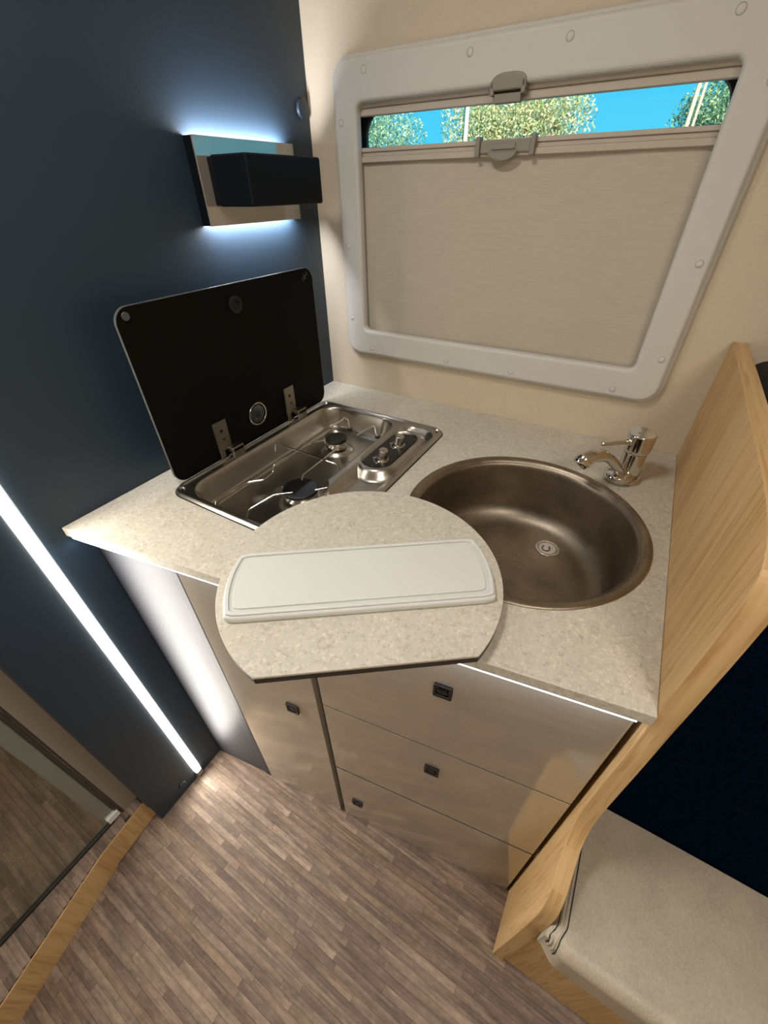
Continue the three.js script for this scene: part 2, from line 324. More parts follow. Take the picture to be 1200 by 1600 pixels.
// ---------------------------------------------------------------- worktop
const FZ = x => 0.7525 - 0.1685 * x;
{
  const s = poly([[0.0005, 0.0005], [0.8570, 0.0005], [0.8570, FZ(0.8570)], [0.0005, FZ(0)]]);
  s.holes.push(rrShape(0.082, 0.400, 0.146, 0.587, 0.03, THREE.Path)); const c = new THREE.Path(); c.absarc(0.6434, 0.3515, 0.1825, 0, Math.PI * 2, true); s.holes.push(c);
  single('worktop', 'pale speckled stone worktop holding the hob and the round sink', 'worktop', slab(s, H - 0.018, H, 0.0012, 2, 64), M.stone, [0.4, H - 0.018, 0.35]);
}

// ---------------------------------------------------------------- hob with raised lid
const rsdf = (x, z, x0, x1, z0, z1, r) => { const qx = Math.abs(x - (x0 + x1) / 2) - (x1 - x0) / 2 + r, qz = Math.abs(z - (z0 + z1) / 2) - (z1 - z0) / 2 + r; return Math.hypot(Math.max(qx, 0), Math.max(qz, 0)) + Math.min(Math.max(qx, qz), 0) - r; };
const BURNERS = [[0.199, 0.262, 0.0215], [0.258, 0.458, 0.030]];
const HX0 = 0.070, HX1 = 0.4115, HZ0 = 0.134, HZ1 = 0.599;
function trayHeight(x, z) {
  const edge = -rsdf(x, z, HX0, HX1, HZ0, HZ1, 0.03);
  let y = H + 0.0035 + 0.0035 * sstep(0.012, 0.005, edge) - 0.005 * sstep(0.004, 0, edge);
  const dm = Math.min(rsdf(x, z, 0.094, 0.298, 0.150, 0.583, 0.045), rsdf(x, z, 0.15, 0.318, 0.420, 0.583, 0.045) );
  const island = Math.hypot(x - 0.3425, Math.max(0, Math.abs(z - 0.265) - 0.050)) - 0.040;
  const well = sstep(0.002, -0.015, dm);
  const ds = Math.max(rsdf(x, z, 0.314, 0.399, 0.150, 0.475, 0.03), -island);
  const scoop = sstep(0.001, -0.018, ds);
  y -= 0.046 * well + 0.020 * scoop * (1 - well);
  y += 0.0035 * Math.exp(-(((dm + 0.026) / 0.0035) ** 2)); // bead pressed round the floor of the well
  for (const [bx, bz, br] of BURNERS) y += 0.008 * well * sstep(br + 0.017, br + 0.004, Math.hypot(x - bx, z - bz));
  y -= 0.006 * sstep(-0.006, -0.010, island); // seat of the control plate
  for (const [hx, hz] of [[0.087, 0.150], [0.086, 0.583], [0.396, 0.148]]) y -= 0.003 * sstep(0.0065, 0.004, Math.hypot(x - hx, z - hz));
  return y;
}
{
  const t = thing('hob', 'steel two-burner gas hob with its black glass lid raised', 'hob', [0.24, H, 0.366]);
  const nx = 190, nz = 250, pos = [], idx = [];
  for (let j = 0; j <= nz; j++) for (let i = 0; i <= nx; i++) {
    let x = HX0 + (HX1 - HX0) * i / nx, z = HZ0 + (HZ1 - HZ0) * j / nz; const r = 0.03;
    const cx = clamp(x, HX0 + r, HX1 - r), cz = clamp(z, HZ0 + r, HZ1 - r), d = Math.hypot(x - cx, z - cz);
    if (x !== cx && z !== cz && d > r) { x = cx + (x - cx) * r / d; z = cz + (z - cz) * r / d; }
    pos.push(x, trayHeight(x, z), z);
  }
  for (let j = 0; j < nz; j++) for (let i = 0; i < nx; i++) { const a = j * (nx + 1) + i, b = a + 1, c = a + nx + 1, d = c + 1; idx.push(a, c, b, b, c, d); }
  const g = new THREE.BufferGeometry(); g.setAttribute('position', new THREE.Float32BufferAttribute(pos, 3)); g.setIndex(idx); g.computeVertexNormals();
  part('tray', g, M.steel, t);
  const gs = rrShape(HX0 - 0.0012, HX1 + 0.0012, HZ0 - 0.0012, HZ1 + 0.0012, 0.031); gs.holes.push(rrShape(HX0 + 0.010, HX1 - 0.010, HZ0 + 0.010, HZ1 - 0.010, 0.022, THREE.Path));
  part('gasket', slab(gs, H + 0.0001, H + 0.0024, 0.0008), M.black, t);
  for (const [hx, hz] of [[0.087, 0.150], [0.086, 0.583], [0.396, 0.148]]) part('screw_hole', cyl(0.0045, 0.0045, 0.0008, hx, H + 0.0010, hz, 20), M.black, t);
  for (const [bx, bz, br] of BURNERS) {
    const y = H - 0.0345, b = part('burner', lathe([[0, 0.002], [br * 1.05, 0.002], [br * 1.02, 0.008], [br * 0.86, 0.010], [br * 0.84, 0.0155], [br, 0.0165], [br, 0.0185], [0, 0.0185]], bx, y, bz, 40), M.chromeSatin, t);
    const cap = [lathe([[0, 0.0185], [br * 1.10, 0.0185], [br * 1.14, 0.0205], [br * 1.13, 0.0245], [br * 1.05, 0.0255], [br * 0.95, 0.0245], [0, 0.0238]], bx, y, bz, 40)];
    part('burner_cap', merge(cap), M.lockBlack, b);
    part('igniter', cyl(0.002, 0.0016, 0.016, bx - br * 1.35, y + 0.004, bz + 0.006, 10), M.chromeSatin, b);
  }
  const T = H - 0.006, L = H - 0.021, F = H - 0.043;
  const wires = [
    [[0.148, F, 0.572], [0.138, L, 0.560], [0.1417, L, 0.4831], [0.1648, L, 0.4582], [0.161, L, 0.4293], [0.1617, T, 0.4242], [0.1705, T, 0.3137], [0.1857, T - 0.003, 0.2863]],
    [[0.095, F, 0.357], [0.1048, T, 0.3575], [0.117, T, 0.3555], [0.2233, T, 0.3576], [0.2412, T, 0.3588], [0.2687, T - 0.002, 0.3581], [0.275, F, 0.351]],
    [[0.2346, T - 0.012, 0.281], [0.2346, T, 0.3019], [0.2375, T, 0.4262], [0.2480, T - 0.011, 0.4450]],
    [[0.2369, T - 0.002, 0.2333], [0.2406, T - 0.001, 0.200], [0.2445, T, 0.178], [0.2505, T, 0.1805], [0.249, F, 0.168]],
    [[0.176, T - 0.012, 0.243], [0.1631, T, 0.2307], [0.1631, T, 0.1759], [0.1746, T, 0.1790], [0.168, F, 0.166]],
    [[0.205, F, 0.557], [0.213, T - 0.012, 0.548], [0.2346, T, 0.5016], [0.2561, T - 0.002, 0.4789]],
    [[0.2886, T - 0.002, 0.4510], [0.311, T, 0.4286], [0.3160, T, 0.4030], [0.3220, T, 0.4056], [0.306, F + 0.012, 0.380]],
  ];
  part('pan_support', merge(wires.map(w => wire(w, 0.0020, 0.004))), M.chrome, t);
  const studs = [[0.095, 0.357], [0.275, 0.351], [0.249, 0.168], [0.168, 0.166], [0.205, 0.557]];
  for (const [x, z] of studs) part('wire_foot', lathe([[0, 0], [0.006, 0], [0.0055, 0.004], [0.003, 0.0055], [0, 0.0055]], x, H - 0.0425, z, 16), M.black, t);
  { // control plate and knobs
    const st = new THREE.Shape(); st.absarc(0.3425, 0.315, 0.0285, 0, Math.PI, false); st.absarc(0.3425, 0.215, 0.0285, Math.PI, Math.PI * 2, false);
    const cp = part('control_plate', slab(st, H - 0.0035, H + 0.0005, 0.0006), M.lockBlack, t, 'black stadium-shaped control plate');
    const marks = [];
    for (const kz of [0.237, 0.305]) for (let a = 0; a < 9; a++) { const an = (100 + a * 17) * D, R = 0.0205; marks.push(new THREE.BoxGeometry(a % 4 ? 0.003 : 0.0055, 0.0003, a % 4 ? 0.0006 : 0.0012).rotateY(-an).translate(0.349 + Math.cos(an) * R * (0.92 + 0.0), H + 0.0006, kz + Math.sin(an) * R)); }
    part('dial_marks', merge(marks), M.white, cp).userData.kind = 'stuff';
    for (const kz of [0.240, 0.308]) {
      const k = lathe([[0, 0], [0.0095, 0], [0.009, 0.006], [0.0075, 0.008], [0.0075, 0.019], [0.0068, 0.0205], [0, 0.0205]], 0, 0, 0, 28).rotateZ(-0.18).scale(1.25, 1.15, 1.25).translate(0.347, H + 0.0003, kz);
      part('knob', merge([k, new THREE.CylinderGeometry(0.0125, 0.0135, 0.0025, 28).translate(0.349, H + 0.0018, kz)]), M.chromeSatin, t);
    }
  }
  // lid standing on its two hinges
  const LX = 0.0625, lidShape = rrShape(0.128, 0.576, H + 0.0045, 1.2165, 0.024);
  const lid = part('lid', plate(lidShape, LX, LX + 0.0055, 0.0004), M.lid, t, 'black glass lid standing open');
  const rim = rrShape(0.1270, 0.5770, H + 0.0035, 1.2175, 0.0245); rim.holes.push(rrShape(0.1288, 0.5752, H + 0.0052, 1.2158, 0.0235, THREE.Path));
  part('lid_edge', plate(rim, LX + 0.0006, LX + 0.0050, 0.0003), M.lidEdge, lid);
  const disc = (r0, r1, y, z, x0, x1) => { const s = new THREE.Shape(); s.absarc(z, y, r1, 0, Math.PI * 2); if (r0) { const h = new THREE.Path(); h.absarc(z, y, r0, 0, Math.PI * 2); s.holes.push(h); } return plate(s, x0, x1, Math.min(0.0004, (x1 - x0) / 4), 1, 32); };
  const X = LX + 0.0055;
  part('lid_catch', merge([disc(0.009, 0.0145, 1.1833, 0.3545, X, X + 0.004), disc(0, 0.009, 1.1833, 0.3545, X, X + 0.0012)]), M.black, lid);
  part('badge_ring', disc(0.0215, 0.0245, 0.9712, 0.3562, X, X + 0.0016), M.chromeSatin, lid);
  const face = part('badge', lathe([[0, 0.0030], [0.008, 0.0027], [0.014, 0.0019], [0.0185, 0.0006], [0.0190, 0.0001]], 0, 0, 0, 40).rotateZ(-Math.PI / 2).translate(X, 0.9712, 0.3562), S({ color: 0x596266, roughness: 0.2, metalness: 0.9 }), lid, 'round grey badge with a dark slash');
  part('badge_slash', merge([new THREE.BoxGeometry(0.0006, 0.0022, 0.017).rotateX(0.75).translate(X + 0.0029, 0.9705, 0.3562), new THREE.BoxGeometry(0.0006, 0.0022, 0.005).rotateX(0.75).translate(X + 0.0018, 0.9608, 0.345)]), M.black, lid);
  part('corner_pad', disc(0, 0.006, 1.2045, 0.5595, X, X + 0.002), S({ color: 0x4a4c4e, roughness: 0.5 }), lid);
  { // maker's print in the far top corner: the loose grey characters that can be seen
    const q = [], y = 1.1995, z = 0.1555, st = (z0, y0, z1, y1) => { const l = Math.hypot(z1 - z0, y1 - y0); q.push(new THREE.BoxGeometry(0.0004, 0.0011, l).rotateX(-Math.atan2(y1 - y0, z1 - z0)).translate(X + 0.0004, y + (y0 + y1) / 2, z + (z0 + z1) / 2)); };
    const loop = (z0, y0, rz, ry, a0, a1) => { for (let i = 0; i < 8; i++) { const a = a0 + (a1 - a0) * i / 8, b = a0 + (a1 - a0) * (i + 1) / 8; st(z0 + rz * Math.cos(a), y0 + ry * Math.sin(a), z0 + rz * Math.cos(b), y0 + ry * Math.sin(b)); } };
    loop(0.003, -0.002, 0.0030, 0.0030, 0, 6.2); loop(0.0005, 0.003, 0.0026, 0.0026, 0.4, 4.6); st(-0.0025, 0.0045, -0.0028, -0.002); st(-0.0025, -0.003, -0.006, -0.0015); st(-0.007, 0.009, -0.008, 0.003); st(-0.0045, 0.0045, -0.0052, 0.0005); st(-0.0095, 0.0095, -0.0105, 0.0035);
    part('lid_print', merge(q), S({ color: 0x50504c, roughness: 0.7 }), lid);
  }
  for (const hz of [0.457, 0.2555]) {
    const h = part('hinge', merge([box(X, X + 0.0016, 0.934, 0.995, hz - 0.0165, hz + 0.0165, 0.0006), box(X + 0.0016, X + 0.0036, 0.934, 0.995, hz + 0.0140, hz + 0.0165, 0.0004), box(X + 0.0016, X + 0.0030, 0.915, 0.950, hz + 0.004, hz + 0.0165, 0.0005)]), M.hinge, t);
    part('hinge_block', merge([box(X + 0.0015, X + 0.020, 0.930, 0.9405, hz - 0.031, hz - 0.0015, 0.002), box(X + 0.015, X + 0.020, 0.913, 0.938, hz - 0.031, hz - 0.0015, 0.0015), box(X + 0.0015, X + 0.016, 0.9165, 0.9205, hz - 0.002, hz + 0.0150, 0.0008)]), M.hinge, h);
    part('hinge_screw', merge([disc(0, 0.0034, 0.975, hz, X + 0.001, X + 0.0026), disc(0, 0.0024, 0.957, hz - 0.002, X + 0.001, X + 0.0022)]), M.black, h);
  }
}

// ---------------------------------------------------------------- sink and tap
const SX = 0.6434, SZ = 0.3515;
{
  const t = thing('sink', 'round bronze-toned metal sink set into the stone worktop', 'sink', [SX, H, SZ]);
  const y = H - 0.130, prof = [[0.0001, 0.0], [0.09, 0.0006], [0.128, 0.0015]];
  for (let i = 1; i <= 10; i++) { const a = -Math.PI / 2 + i / 10 * Math.PI / 2 * 0.94; prof.push([0.128 + 0.040 * Math.cos(a), 0.0415 + 0.040 * Math.sin(a)]); }
  prof.push([0.1705, 0.080], [0.1725, 0.115], [0.1735, 0.1225], [0.1755, 0.1265], [0.1785, 0.1285]);
  part('bowl', lathe(prof, SX, y, SZ, 128), M.bronze, t);
  part('rim', lathe([[0.1770, -0.0030], [0.1785, -0.0010], [0.1800, 0.0010], [0.1830, 0.0028], [0.1870, 0.0036], [0.1905, 0.0030], [0.1925, 0.0015], [0.1930, 0.0002], [0.1925, 0.0001]], SX, H, SZ, 128), M.bronzeRim, t);
  const dx = 0.6905, dz = 0.2535, dr = part('drain', merge([lathe([[0.0165, 0.0006], [0.0180, 0.0016], [0.0215, 0.0018], [0.0228, 0.0010], [0.0230, 0.0002]], dx, y + 0.0008, dz, 48)]), M.chromeSatin, t);
  part('plug', lathe([[0, 0.0022], [0.0135, 0.0020], [0.0160, 0.0012], [0.0162, 0.0]], dx, y + 0.0010, dz, 40), S({ color: 0xd2ccc4, roughness: 0.35, metalness: 0.3 }), dr, 'pale plug with a lift ring');
  part('plug_ring', merge([new THREE.TorusGeometry(0.0072, 0.0011, 8, 28, 4.6).rotateX(Math.PI / 2).rotateY(0.6).translate(dx - 0.002, y + 0.0042, dz + 0.005), cyl(0.0016, 0.0016, 0.003, dx + 0.003, y + 0.0025, dz - 0.001, 10)]), S({ color: 0x55504a, roughness: 0.4, metalness: 0.5 }), dr);
}
{
  const t = thing('tap', 'chrome single-lever mixer tap beside the round sink', 'tap', [0.776, H, 0.144]), x = 0.776, z = 0.144;
  part('base', lathe([[0.0, 0], [0.0265, 0], [0.0265, 0.004], [0.0245, 0.0065], [0.021, 0.0075], [0, 0.0075]], x, H, z, 48), M.chrome, t);
  part('foot_collar', lathe([[0.0, 0.0065], [0.0245, 0.0065], [0.0245, 0.016], [0.0185, 0.0185], [0, 0.0185]], x - 0.012, H - 0.0005, z + 0.014, 40).scale(1, 1, 1), M.chrome, t);
  part('body', lathe([[0, 0.006], [0.0205, 0.006], [0.0195, 0.030], [0.0200, 0.057], [0.0203, 0.0585], [0, 0.0585]], x, H, z, 48), M.chrome, t);
  part('head', lathe([[0.019, 0.0592], [0.0212, 0.0596], [0.0220, 0.066], [0.0232, 0.0905], [0.0226, 0.0928], [0.0212, 0.0940], [0, 0.0948]], x, H, z, 48), M.chrome, t);
  part('head_button', lathe([[0, 0.0944], [0.0045, 0.0944], [0.0040, 0.0952], [0, 0.0953]], x - 0.003, H, z + 0.004, 20), M.chromeSatin, t);
  const path = new THREE.CatmullRomCurve3([V3(x - 0.008, H + 0.012, z + 0.014), V3(x - 0.018, H + 0.030, z + 0.027), V3(x - 0.032, H + 0.052, z + 0.045), V3(x - 0.046, H + 0.066, z + 0.062), V3(x - 0.062, H + 0.070, z + 0.078), V3(x - 0.074, H + 0.063, z + 0.089)]);
  const tube = new THREE.TubeGeometry(path, 60, 1, 20), p = tube.attributes.position, c = V3();
  for (let i = 0; i <= 60; i++) { const f = i / 60, r = 0.0085 + 0.0045 * sstep(0.45, 0.95, f); path.getPointAt(f, c); for (let k = 0; k <= 20; k++) { const n = i * 21 + k; p.setXYZ(n, c.x + (p.getX(n) - c.x) * r, c.y + (p.getY(n) - c.y) * r, c.z + (p.getZ(n) - c.z) * r); } }
  tube.computeVertexNormals();
  part('spout', tube, M.chrome, t);
  const end = path.getPointAt(1), dir = path.getTangentAt(1), q = new THREE.Quaternion().setFromUnitVectors(V3(0, 1, 0), dir.clone().setY(dir.y - 0.55).normalize());
  part('aerator', new THREE.LatheGeometry([[0, -0.006], [0.0135, -0.006], [0.0145, -0.004], [0.0145, 0.0045], [0.0135, 0.0055], [0.0128, 0.0095], [0.0105, 0.0102], [0.010, 0.008], [0, 0.008]].map(a => new THREE.Vector2(...a)), 32).applyQuaternion(q).translate(end.x, end.y, end.z), M.chrome, t);
  part('lever', merge([wire([[x - 0.012, H + 0.0795, z + 0.012], [x - 0.0535, H + 0.083, z + 0.052]], 0.0042, 0.004, 16), new THREE.SphereGeometry(0.0075, 20, 14).translate(x - 0.0145, H + 0.0795, z + 0.0135)]), M.chrome, t);
}

// ---------------------------------------------------------------- round worktop leaf and chopping board
const CX = 0.4920, CZ = 0.6045, CR = 0.1893, CA = Math.atan2(0.6469 - 0.7973, 0.6781 - 0.4775);
{
  const a0 = Math.atan2(0.7973 - CZ, 0.4775 - CX), a1 = Math.atan2(0.6469 - CZ, 0.6781 - CX);
  const leaf = (r, o) => { const s = new THREE.Shape(); const n = 96, A = a0, B = a1 + Math.PI * 2; for (let i = 0; i <= n; i++) { const a = A + (B - A) * i / n, q = [CX + Math.cos(a) * r, CZ + Math.sin(a) * r]; i ? s.lineTo(...q) : s.moveTo(...q); } s.closePath(); return s; };
  const t = thing('worktop_leaf', 'round stone-patterned swivel leaf with one straight edge lying over worktop and sink', 'worktop leaf', [CX, H, CZ]);
  part('top', slab(leaf(CR), H + 0.0172, H + 0.0210, 0.0008, 2), M.stone, t);
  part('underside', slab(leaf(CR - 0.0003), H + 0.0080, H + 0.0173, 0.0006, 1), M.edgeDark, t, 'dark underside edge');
  part('pivot', cyl(0.03, 0.03, 0.0082, 0.43, H + 0.0002, 0.625, 32), M.edgeDark, t);
}
{
  // long board with two straight sides and two ends bowed like the leaf's edge
  const y0 = H + 0.0212, y1 = y0 + 0.0125, ca = Math.cos(CA + 0.02), sa = Math.sin(CA + 0.02), bx = 0.5010, bz = 0.6180;
  const outline = o => { const hw = 0.0562 - o, R = 0.1745 - o, r = 0.019 - o * 0.5, pts = []; const ex = Math.sqrt(R * R - hw * hw);
    const loop = []; const N = 20; // right end, then left end, in board axes (l along, w across)
    for (let i = 0; i <= N; i++) { const w = -hw + 2 * hw * i / N; loop.push([Math.sqrt(R * R - w * w), w]); }
    for (let i = 0; i <= N; i++) { const w = hw - 2 * hw * i / N; loop.push([-Math.sqrt(R * R - w * w), w]); }
    const sh = new THREE.Shape(); // round the four corners
    const L = loop.length; const corner = [0, N, N + 1, L - 1];
    for (let i = 0; i < L; i++) {
      if (corner.includes(i)) { const p = loop[i], a = loop[(i + L - 1) % L], b = loop[(i + 1) % L]; const da = Math.hypot(a[0] - p[0], a[1] - p[1]), db = Math.hypot(b[0] - p[0], b[1] - p[1]); const A = [p[0] + (a[0] - p[0]) * Math.min(r / da, 0.95), p[1] + (a[1] - p[1]) * Math.min(r / da, 0.95)], B = [p[0] + (b[0] - p[0]) * Math.min(r / db, 0.95), p[1] + (b[1] - p[1]) * Math.min(r / db, 0.95)]; for (let k = 0; k <= 8; k++) { const u = k / 8; pts.push([(1 - u) * (1 - u) * A[0] + 2 * u * (1 - u) * p[0] + u * u * B[0], (1 - u) * (1 - u) * A[1] + 2 * u * (1 - u) * p[1] + u * u * B[1]]); } }
      else if (!(Math.hypot(loop[i][0] - loop[i > N ? (i - N - 1 < N / 2 ? N + 1 : L - 1) : (i < N / 2 ? 0 : N)][0], loop[i][1] - loop[i > N ? (i - N - 1 < N / 2 ? N + 1 : L - 1) : (i < N / 2 ? 0 : N)][1]) < r)) pts.push(loop[i]);
    }
    return pts.map(([l, w]) => [bx + l * ca - w * sa, bz + l * sa + w * ca]);
  };
  const t = thing('chopping_board', 'white plastic chopping board with a juice groove lying on the round leaf', 'chopping board', [bx, y0, bz]);
  part('board', slab(poly(outline(0)), y0, y1 - 0.0025, 0.0035, 4), M.board, t);
  const rim = poly(outline(0.003)); rim.holes.push(poly(outline(0.0080), THREE.Path)); part('raised_rim', slab(rim, y1 - 0.0026, y1 + 0.0004, 0.0009, 3), M.board, t);
  part('cutting_face', slab(poly(outline(0.0128)), y1 - 0.0026, y1 + 0.0002, 0.0008, 2), M.board, t);
}

// ---------------------------------------------------------------- cabinets under the worktop (front turned by the worktop's slanting edge)
const TH = Math.atan(0.16), CS = Math.cos(TH);
function frontThing(name, label, category) { const o = thing(name, label, category, [0, 0, 0.727]); o.rotation.y = TH; o.userData.base = [0, 0, 0]; return o; }
const ux = x => x / CS; // along the front
function lock(u0, y0, drawer) {
  const w = 0.0275, h = 0.031, d = 0.0; const s = rrShape(u0, u0 + w, y0, y0 + h, 0.0022); s.holes.push(rrShape(u0 + 0.0045, u0 + w - 0.0045, y0 + 0.0055, y0 + h - 0.0055, 0.002, THREE.Path));
  const hd = part('handle', merge([extr(s, 0.0042, 0.0008).translate(0, 0, d), box(u0 + 0.003, u0 + w - 0.003, y0 + 0.004, y0 + h - 0.004, 0, 0.0012), new THREE.CylinderGeometry(0.0062, 0.0066, 0.0028, 24).rotateX(Math.PI / 2).scale(1.15, 1, 1).translate(u0 + w / 2 + 0.0005, y0 + h / 2, 0.0022), new THREE.TorusGeometry(0.0064, 0.0005, 6, 14, 1.4).rotateZ(1.9).scale(1.15, 1, 1).translate(u0 + w / 2 + 0.0005, y0 + h / 2, 0.0037)]), M.lockBlack, drawer, 'small black push lock');  // raised arc on the knob stands in for its crescent highlight
  return hd;
}
{
  const t = frontThing('drawer_cabinet', 'taupe glossy cabinet of three drawers between cupboard door and oak partition', 'cabinet');
  const a = ux(0.4245), b = ux(0.8495);
  part('carcass', merge([box(a + 0.002, b - 0.002, 0.006, 0.885, -0.034, -0.024), box(a + 0.002, a + 0.010, 0.006, 0.885, -0.06, -0.034), box(b - 0.010, b - 0.002, 0.006, 0.885, -0.06, -0.034)]), M.core, t);
  const rows = [[0.5985, 0.880, 0.6325, 0.7745], [0.3168, 0.5950, 0.6325, 0.4965], [0.003, 0.3098, 0.462, 0.1185]];
  for (const [y0, y1, hx, hy] of rows) { const d = part('drawer', box(a, b, y0, y1, -0.0007, 0), M.front, t); part('drawer_core', box(a + 0.0035, b - 0.0035, y0 + 0.004, y1 - 0.016, -0.0185, -0.0007), M.core, d); lock(hx - 0.0025, hy, d); }
}
{
  const t = frontThing('cupboard', 'taupe tall cupboard with one plain door left of the drawers', 'cabinet');
  const a = ux(0.190), b = ux(0.4105);
  part('carcass', merge([box(ux(0.03), b - 0.002, 0.006, 0.885, -0.034, -0.024), box(b - 0.010, b - 0.002, 0.006, 0.885, -0.06, -0.034)]), M.core, t);
  const d = part('door', box(a, b, 0.003, 0.880, -0.0007, 0), M.front, t); part('door_core', box(a + 0.0035, b - 0.0035, 0.007, 0.864, -0.0185, -0.0007), M.core, d); lock(ux(0.3385) - 0.0025, 0.5145, d);
  part('filler_panel', box(ux(0.0065), ux(0.1655), 0.003, 0.888, -0.0185, -0.004, 0.001), M.silver, t, 'smooth silver grey filler panel');
  part('edge_profile', box(ux(0.1662), ux(0.1890), 0.003, 0.888, -0.0185, -0.001, 0.004), M.silver, t);
}
{ // light line under the worktop's front edge
  const A = Math.atan(0.1685), t = thing('strip_light', 'white light strip glowing under the front edge of the worktop', 'strip light', [0, 0, 0.7525]);
  t.rotation.y = A; t.userData.base = [0, 0, 0];
  const u0 = 0.0075, u1 = 0.8575, c = Math.cos(A), n = Math.sin(A);
  part('light_diffuser', extr(poly([[-0.0150, 0.8966], [-0.0022, 0.8966], [-0.0022, 0.8915], [-0.0060, 0.8880], [-0.0150, 0.8880]]), u1 - u0).rotateY(-Math.PI / 2).translate(u1, 0, 0), M.led, t);
  const mid = (u0 + u1) / 2, z = -0.0020, at = (k, y) => [mid * c + k * n, y, 0.7525 - mid * n + k * c];
  strip(at(-0.0025, 0.8868), [c, 0, -n], [n * 0.5, -0.86, c * 0.5], u1 - u0, 0.009, 11.0, 0xeaf2ff);
}

// ---------------------------------------------------------------- light strip in the dark wall
{
  const t = thing('wall_light', 'bright vertical light strip set into the dark wall left of the worktop', 'strip light', [0, 0, 0.797]);
  part('light_diffuser', merge([box(-0.011, 0.0085, 0.030, 1.30, 0.7885, 0.8055, 0.004)]), M.ledWarm, t);
  part('end_cap', box(-0.011, 0.0088, 0.010, 0.030, 0.7885, 0.8055, 0.002), M.jamb, t);
  strip([0.0095, 0.665, 0.797], [0, 0, 1], [1, 0, 0], 0.014, 1.26, 74, 0xfff7ea);
}
single('door_stop', 'small dark round bump low on the dark wall near the floor', 'door stop', lathe([[0, 0.006], [0.007, 0.0055], [0.0105, 0.003], [0.011, 0]], 0, 0, 0, 28).rotateZ(-Math.PI / 2).translate(0.0002, 0.040, 0.846), M.darkWall, [0, 0.04, 0.846]);
single('wall_cap', 'dark round cap high on the dark wall beside the window corner', 'button', lathe([[0, 0.007], [0.014, 0.0065], [0.0165, 0.004], [0.017, 0]], 0, 0, 0, 32).rotateZ(-Math.PI / 2).translate(0.0002, 1.4735, 0.022), M.darkWall, [0, 1.4735, 0.022]);  // small round wall cap

// ---------------------------------------------------------------- lamp box on the dark wall
{
  const t = thing('wall_lamp', 'dark blue box on a mirror plate lit from behind on the dark wall', 'wall lamp', [0, 1.3575, 0.207]);
  part('back_plate', box(0.0185, 0.0215, 1.2978, 1.4170, 0.0875, 0.328, 0.0006), M.mirror, t, 'polished back plate');
  part('light_strip', merge([box(0.0140, 0.0184, 1.4010, 1.4080, 0.098, 0.318), box(0.0140, 0.0184, 1.3070, 1.3140, 0.098, 0.318)]), M.led, t, 'hidden light strip');
  part('spacer', merge([box(0.0, 0.0185, 1.3300, 1.3850, 0.094, 0.322), box(0.0, 0.0185, 1.2985, 1.4165, 0.3255, 0.3278), box(0.0, 0.0185, 1.2985, 1.4165, 0.0877, 0.0900)]), M.shelfBlue, t);
  part('shelf_box', box(0.0330, 0.1140, 1.3250, 1.3930, 0.1250, 0.3120, 0.004), M.shelfBlue, t);
  part('box_neck', box(0.0215, 0.0335, 1.3270, 1.3910, 0.1290, 0.3085, 0.002), M.shelfBlue, t);
  strip([0.0136, 1.4085, 0.208], [0, 0, 1], [-0.32, 0.95, 0], 0.220, 0.008, 210, 0xf0f5ff);
  strip([0.0136, 1.3065, 0.208], [0, 0, 1], [-0.32, -0.95, 0], 0.220, 0.008, 210, 0xf0f5ff);
}

// ---------------------------------------------------------------- oak partition and bench
{
  const pts = [[0.001, 0.0], [0.001, 1.1345], [0.02, 1.1352]];
  const c = new THREE.CatmullRomCurve3([[0.40, 1.1352], [0.47, 1.1345], [0.53, 1.1305], [0.5660, 1.1235], [0.5880, 1.1080], [0.5955, 1.0850], [0.5985, 1.045], [0.6005, 0.98], [0.6020, 0.89], [0.6050, 0.80], [0.6065, 0.728], [0.6090, 0.66], [0.6160, 0.605], [0.6330, 0.570], [0.660, 0.548], [0.6850, 0.530], [0.6990, 0.508], [0.7060, 0.480], [0.7085, 0.44], [0.7100, 0.36]].map(p => V3(p[0], p[1], 0)), false, 'centripetal');
  for (const p of c.getPoints(90)) pts.push([p.x, p.y]);
  pts.push([0.7100, 0.0]);
  single('partition', 'tall pale oak partition panel with rounded corner right of the sink', 'partition', plate(poly(pts), 0.8572, 0.8790, 0.0012, 2), M.oak, [0.868, 0, 0.35]);
}
{
  const t = thing('bench', 'oak bench base under the beige seat cushion', 'bench', [1.4, 0, 0.6]);
  part('front_panel', box(0.8795, 2.0, 0.030, 0.398, 0.6900, 0.7080, 0.001), M.oak, t);
  part('plinth', box(0.8795, 2.0, 0.0, 0.030, 0.6600, 0.6800), M.carcass, t);
  part('seat_board', box(0.8795, 2.0, 0.380, 0.398, 0.06, 0.6895), M.oak, t);
}
